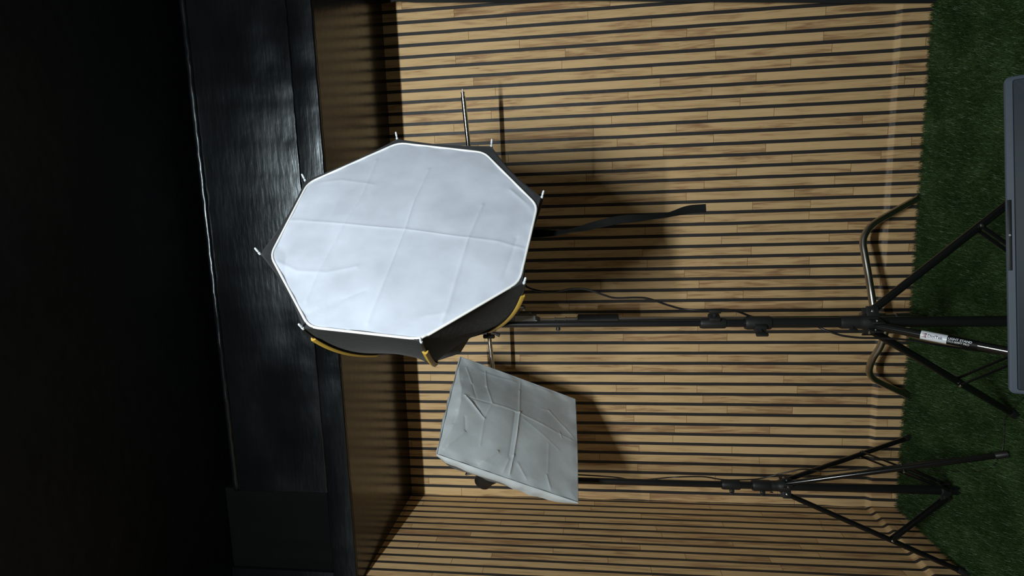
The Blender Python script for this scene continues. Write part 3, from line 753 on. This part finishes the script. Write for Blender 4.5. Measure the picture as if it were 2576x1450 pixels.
# outline with slightly bowed edges
def wrink(u, v):
    """creases of the folded cloth"""
    h = 0.0
    for (a, b, amp, wd, kind) in CR:
        ax_, ay_ = a; bx_, by_ = b; dx, dy = bx_ - ax_, by_ - ay_; L_ = math.hypot(dx, dy)
        t = max(0, min(1, ((u - ax_) * dx + (v - ay_) * dy) / (L_ * L_))); px, py = ax_ + dx * t, ay_ + dy * t
        d = math.hypot(u - px, v - py); side = ((u - ax_) * dy - (v - ay_) * dx) / L_
        fade = 1 if 0 < t < 1 else .7
        if kind == 'r': h += amp * math.exp(-(d / wd) ** 2) * fade
        else: h += amp * math.exp(-(d / (wd * .45))) * fade
    return h
def C_(x0, y0, x1, y1, amp, wd=.03, kind='e'):
    k = lambda x, y: s2p(1080 + x / 3.5375, 880 + y / 3.5375)
    return (k(x0, y0), k(x1, y1), amp, wd, kind)
CR = [C_(815, 250, 800, 380, .004), C_(800, 380, 785, 590, .005), C_(785, 590, 740, 960, .010, .03), C_(740, 960, 710, 1120, .010, .035), C_(745, 590, 700, 960, -.004, .04),
      C_(300, 460, 540, 520, -.003, .03), C_(540, 520, 790, 590, .004), C_(790, 590, 1000, 690, .004), C_(1000, 690, 1310, 830, .003),
      C_(285, 280, 380, 190, .003, .025), C_(330, 160, 370, 330, .004, .025), C_(370, 330, 400, 470, -.003, .03), C_(300, 450, 470, 655, .009, .035), C_(380, 500, 470, 655, -.004, .04),
      C_(500, 190, 505, 350, .004, .025), C_(505, 350, 540, 510, .004, .025), C_(340, 450, 500, 350, -.004, .05), C_(470, 655, 440, 880, .003, .03),
      C_(540, 520, 470, 655, .003, .05), C_(440, 1030, 600, 930, .012, .06), C_(330, 1000, 440, 1030, -.004, .05), C_(650, 1100, 700, 990, .005, .04), C_(830, 270, 1080, 390, .003, .03),
      C_(1050, 550, 1200, 700, .003, .03), C_(1200, 700, 1315, 830, .0035, .03), C_(860, 1160, 780, 1020, .004, .04), C_(1040, 1120, 1090, 1280, .005, .04), C_(1050, 850, 1050, 1100, .002, .03),
      C_(300, 640, 310, 760, -.004, .05), C_(310, 760, 120, 900, .008, .06), C_(230, 580, 200, 690, -.005, .03), C_(1150, 740, 1170, 790, .004, .025), C_(990, 540, 1070, 560, .002, .03),
      C_(820, 640, 1150, 900, .002, .06), C_(460, 200, 780, 300, .002, .05), C_(960, 1220, 1100, 1270, -.004, .05)]
G = 200
def facet(u, v):
    j = .05 * math.sin(9 * u + 2) + .03 * math.sin(23 * u)
    ss = lambda x: max(0, min(1, x)) ** 2 * (3 - 2 * max(0, min(1, x)))
    cap = .060 * ss(.12 + (1 + u) / 1.5) * ss((1 - u) / 1.9) * ss((1 + v) / 1.9)
    return min(cap, .21 * (1 - v) * (1 + j))
bm = bmesh.new(); gv = []
for i in range(G + 1):
    row = []
    for j in range(G + 1):
        u = -1 + 2 * i / G; v = -1 + 2 * j / G
        edge = min(1, (1 - max(abs(u), abs(v))) * 9)
        bow = .035 * (1 - u * u) * (1 - v * v)
        pk = .0015 * math.sin(17 * u + 3 * math.sin(5 * v)) * math.exp(-(1 - abs(v)) * 9) +   .0015 * math.sin(19 * v + 3 * math.sin(4 * u)) * math.exp(-(1 - abs(u)) * 9)
        uu = u * (1 + .006 * math.cos(v * PI / 2)); vv = v * (1 + .010 * math.cos(u * PI / 2))
        wv = .004 * math.sin(3.1 * u + 4.7 * v) * math.sin(5.3 * v - 2 * u + 1)
        row.append(bm.verts.new(sq(uu, vv, bow * .25 + edge * (wrink(u, v) * .55 + wv) + pk + facet(u, v))))
    gv.append(row)
for i in range(G):
    for j in range(G): bm.faces.new((gv[i][j], gv[i + 1][j], gv[i + 1][j + 1], gv[i][j + 1]))
d2 = build('diffuser', bm, M_silver, s2); d2['label'] = 'wrinkled silvery white cloth diffuser'
# turned-back lip of the cloth
def perim(n=28):
    out = []
    for (a, b) in (((-1, -1), (1, -1)), ((1, -1), (1, 1)), ((1, 1), (-1, 1)), ((-1, 1), (-1, -1))):
        for k in range(n): out.append((a[0] + (b[0] - a[0]) * k / n, a[1] + (b[1] - a[1]) * k / n))
    return out
pm = perim()
bm = bmesh.new(); R_ = []
for lvl, (dd, ex) in enumerate(((0.0, 0.0), (-.012, .004), (-.030, .003), (-.055, -.006))):
    row = []
    for i, (u, v) in enumerate(pm):
        lw = .30 + .70 * math.sin(PI * ((i % 28) / 28)) ** .7
        uu = u * (1 + .006 * math.cos(v * PI / 2)); vv = v * (1 + .010 * math.cos(u * PI / 2))
        r_ = .0035 * math.sin(i * 1.1 + 2 * math.sin(i * .37)) * (lvl > 0)
        wave = .010 * math.sin(i / len(pm) * 2 * PI * 5) * (lvl == 3)
        p = sq(uu, vv, (dd + wave) * lw); ed = (p - SC - SN * (p - SC).dot(SN)).normalized(); row.append(bm.verts.new(p + ed * (ex + r_)))
    R_.append(row)
for i in range(3): bridge(bm, R_[i], R_[i + 1])
build('lip', bm, M_silver, d2)
bm = bmesh.new(); tube(bm, [sq(u * (1.003 + .006 * math.cos(v * PI / 2)), v * (1.003 + .010 * math.cos(u * PI / 2)), .001) for u, v in pm + [pm[0]]], .0011, 6, cap=False); build('seam', bm, M_seam, d2)
# black shell tapering back to the lamp
BACK = SC - SN * .30
BACK = Vector((SX, SY, 2.0)) + SN * .03 + Vector((.02, 0, .015))
bm = bmesh.new(); R_ = []
for i in range(12):
    t_ = i / 11; row = []
    for (u, v) in pm:
        p = sq(u * .962, v * .962, -.026); ang = math.atan2(v, u); m_ = max(abs(u), abs(v))
        e = BACK + Sr * (.062 * math.cos(ang)) + Su * (.062 * math.sin(ang))
        q = p.lerp(e, t_); c = (SC - SN * .03).lerp(BACK, t_)
        corner = (abs(u * v)) ** 2
        q = q + (q - c).normalized() * (.035 * math.sin(PI * t_) * (corner * .8 + .1))
        row.append(bm.verts.new(q))
    R_.append(row)
for i in range(11): bridge(bm, R_[i], R_[i + 1])
bm.faces.new(R_[-1])
build('fabric_shell', bm, M_boxblack, s2)
bm = bmesh.new(); lathe(bm, BACK + SN * .02, -SN, [(0, .05), (.004, .062), (.03, .064), (.05, .058), (.08, .045), (.11, .042), (.118, .03)], 28); build('lamp_holder', bm, M_plastic, s2)
bm = bmesh.new(); lathe(bm, (SX, SY, 1.925), AZ, [(0, .016), (.003, .021), (.055, .021), (.058, .016)], 18)
lv = atY(1172, 1190, SY - .03)
build('tilt_bracket', bm, M_plastic, s2)
bm = bmesh.new(); a_ = atY(1178, 1180, SY - .06); b_ = atY(1172, 1195, SY - .06); c_ = atY(1186, 1192, SY - .06); d_ = BACK - SN * .02
tube(bm, [d_, atY(1190, 1176, SY - .06), a_], .0035, 8, flat=(1, 1.6)); tube(bm, [a_, b_], .0040, 8); tube(bm, [b_, c_, d_], .0040, 8); build('lever', bm, M_plastic, s2)

# ------------------------------------------------------------------ cables
def cable(name, pts, r, label, group=None, parts=None):
    bm = bmesh.new(); tube(bm, catmull(pts, 7), r, 10); return tag(build(name, bm, M_cable), label, 'cable', group)
Y1 = MY - .005
c1 = [HUB - ON * .12, HUB - ON * .16 + Vector((.05, .0, -.06)), atY(1290, 700, MY + .06), atY(1325, 722, MY + .03), atY(1352, 731, MY), atY(1392, 735, MY), atY(1440, 727, MY), atY(1478, 729, MY), atY(1520, 743, MY), atY(1548, 750, MY),
      atY(1600, 749, MY), atY(1632, 752, MY), atY(1680, 768, MY), atY(1718, 778, MY), atY(1762, 780, MY - .012), atY(1820, 779, MY - .015), atY(1855, 784, MY - .012), atY(1888, 796, MY + .006),
      atY(1930, 806, MY + .026), atY(1990, 808, MY + .030), atY(2040, 815, MY + .026), atY(2065, 826, MY), atY(2090, 836, MY - .012), atY(2120, 845, MY - .02), atY(2160, 850, MY - .03), atY(2200, 851, MY - .04),
      atY(2250, 853, MY - .05), atY(2300, 858, MY - .06), atY(2345, 866, MY - .06), atY(2414, 876, MY - .03), atY(2470, 884, MY + .04), atZ(2530, 892, GZ + .014), atZ(2570, 930, GZ + .012), atZ(2640, 990, GZ + .012)]
cable('power_cable', c1, .0034, 'black cable winding down the tall stand from the octagonal softbox to the grass')
Y2 = SY - .03
c2 = [BACK - SN * .10, Vector((SX - .02, SY + .05, 1.90)), Vector((SX + .005, SY + .045, 1.7)), Vector((SX, SY + .045, 1.45)), atY(1600, 1209, SY + .03), atY(1650, 1205, SY + .005), atY(1700, 1201, Y2), atY(1768, 1200, Y2), atY(1815, 1207, Y2), atY(1853, 1208, Y2), atY(1904, 1206, Y2), atY(1945, 1197, Y2 - .01),
      atY(1962, 1193, Y2 - .02), atY(1989, 1187, Y2 - .03), atY(2023, 1181, Y2 - .04), atY(2074, 1187, Y2 - .05), atY(2142, 1182, Y2 - .07), atY(2220, 1176, Y2 - .10), atY(2330, 1162, Y2 - .13), atY(2420, 1152, Y2 - .16), atY(2480, 1149, Y2 - .20), atZ(2512, 1152, GZ + .03),
      atZ(2522, 1133, GZ + .016), atZ(2525, 1090, GZ + .012), atZ(2530, 1050, GZ + .012), atZ(2575, 1000, GZ + .012)]
cable('power_cable', c2, .0030, 'thin black cable running down the corner stand and away over the grass')
c3 = [atZ(2512, 1150, GZ + .012), atZ(2500, 1172, GZ + .012), atZ(2476, 1184, GZ + .012), atZ(2440, 1188, GZ + .011), atZ(2390, 1186, GZ + .011), atZ(2340, 1185, GZ + .010)]
cable('power_cable', c3, .0024, 'short loop of black cable lying on the grass by the corner stand foot')

# ------------------------------------------------------------------ laptop on a small table in front of the photographer
dist = .62
A_ = CAM + ray(2533, 195) * (dist / 1.0) * 1.0; B_ = CAM + ray(2531, 990) * (dist / 1.0)
A_.z = B_.z = (A_.z + B_.z) / 2
xd = (A_ - B_); W_l = xd.length; xd.normalize()
fwd = Vector((xd.y, -xd.x, 0)).normalized()
if fwd.dot(CAM - A_) < 0: fwd = -fwd                   # horizontal direction towards the viewer
tl = math.radians(62); dn = (fwd * math.cos(tl) - AZ * math.sin(tl)).normalized(); nm = xd.cross(dn)
if nm.dot(CAM - A_) < 0: nm = -nm
HL = W_l * .68; topc = (A_ + B_) / 2
lc = topc + dn * (HL / 2)
hinge = topc + dn * HL
lap = empty('laptop', hinge + fwd * .1 - AZ * .01, 'open grey laptop close to the camera, only its upper screen edge in view', 'laptop')
def rrect(w_, h_, r, n=6):
    out = []
    for cx_, cy_, a0 in ((w_ / 2 - r, h_ / 2 - r, 0), (-w_ / 2 + r, h_ / 2 - r, PI / 2), (-w_ / 2 + r, -h_ / 2 + r, PI), (w_ / 2 - r, -h_ / 2 + r, 3 * PI / 2)):
        for k in range(n + 1): out.append((cx_ + r * math.cos(a0 + k * PI / 2 / n), cy_ + r * math.sin(a0 + k * PI / 2 / n)))
    return out
def slab(c, ex, ey, ez, w_, h_, th, r):
    bm = bmesh.new(); pr = rrect(w_, h_, r); rows = []
    for z, sh in ((-th / 2, -.0012), (-th / 2 + .001, 0), (th / 2 - .001, 0), (th / 2, -.001)):
        rows.append([bm.verts.new(c + ex * (x * (1 + sh / w_ * 2)) + ey * (y * (1 + sh / h_ * 2)) + ez * z) for x, y in pr])
    for i in range(3): bridge(bm, rows[i], rows[i + 1])
    bm.faces.new(rows[0][::-1]); bm.faces.new(rows[-1]); return bm
lid = build('lid', slab(lc - nm * .004, xd, dn, nm, W_l, HL, .008, .0055), M_lapshell, lap)
build('screen', slab(lc + nm * .0005, xd, dn, nm, W_l - .0085, HL - .0135, .0006, .002), M_screen, lap)
wcx = topc + dn * .0026 + nm * .0004
bm = bmesh.new(); obox(bm, wcx, xd, dn, nm, .076, .0036, .0008, .0003); wc = build('webcam_strip', bm, M_dark, lap); wc['label'] = 'dark webcam strip in the bezel'
bm = bmesh.new(); lathe(bm, wcx, nm, [(0, .001), (.0009, .001)], 12); build('webcam', bm, M_steel, wc)
bs = hinge + fwd * (HL / 2 + .004) - AZ * .012
build('base', slab(bs, xd, fwd, AZ, W_l, HL, .016, .010), M_lapshell, lap)
bm = bmesh.new()
for r_ in range(5):
    for c_i in range(13):
        obox(bm, bs + AZ * .0086 + xd * ((c_i - 6) * W_l * .068) + fwd * (-HL * .30 + r_ * HL * .085), xd, fwd, AZ, W_l * .058, HL * .07, .0014, .0004, 1)
build('keyboard', bm, M_ink, lap)
tz = bs.z - .008
tb = empty('side_table', (bs.x, bs.y, GZ), 'small dark table holding the laptop', 'table')
bm = bmesh.new(); obox(bm, (bs.x, bs.y, tz - .0105), xd, fwd, AZ, W_l + .06, HL + .06, .02, .003); build('tabletop', bm, M_table, tb)
for i in (-1, 1):
    for j in (-1, 1):
        bm = bmesh.new(); p = Vector((bs.x, bs.y, 0)) + xd * (i * (W_l / 2)) + fwd * (j * (HL / 2))
        tube(bm, [(p.x, p.y, GZ), (p.x, p.y, tz - .0205)], .012, 12); build('leg', bm, M_table, tb)
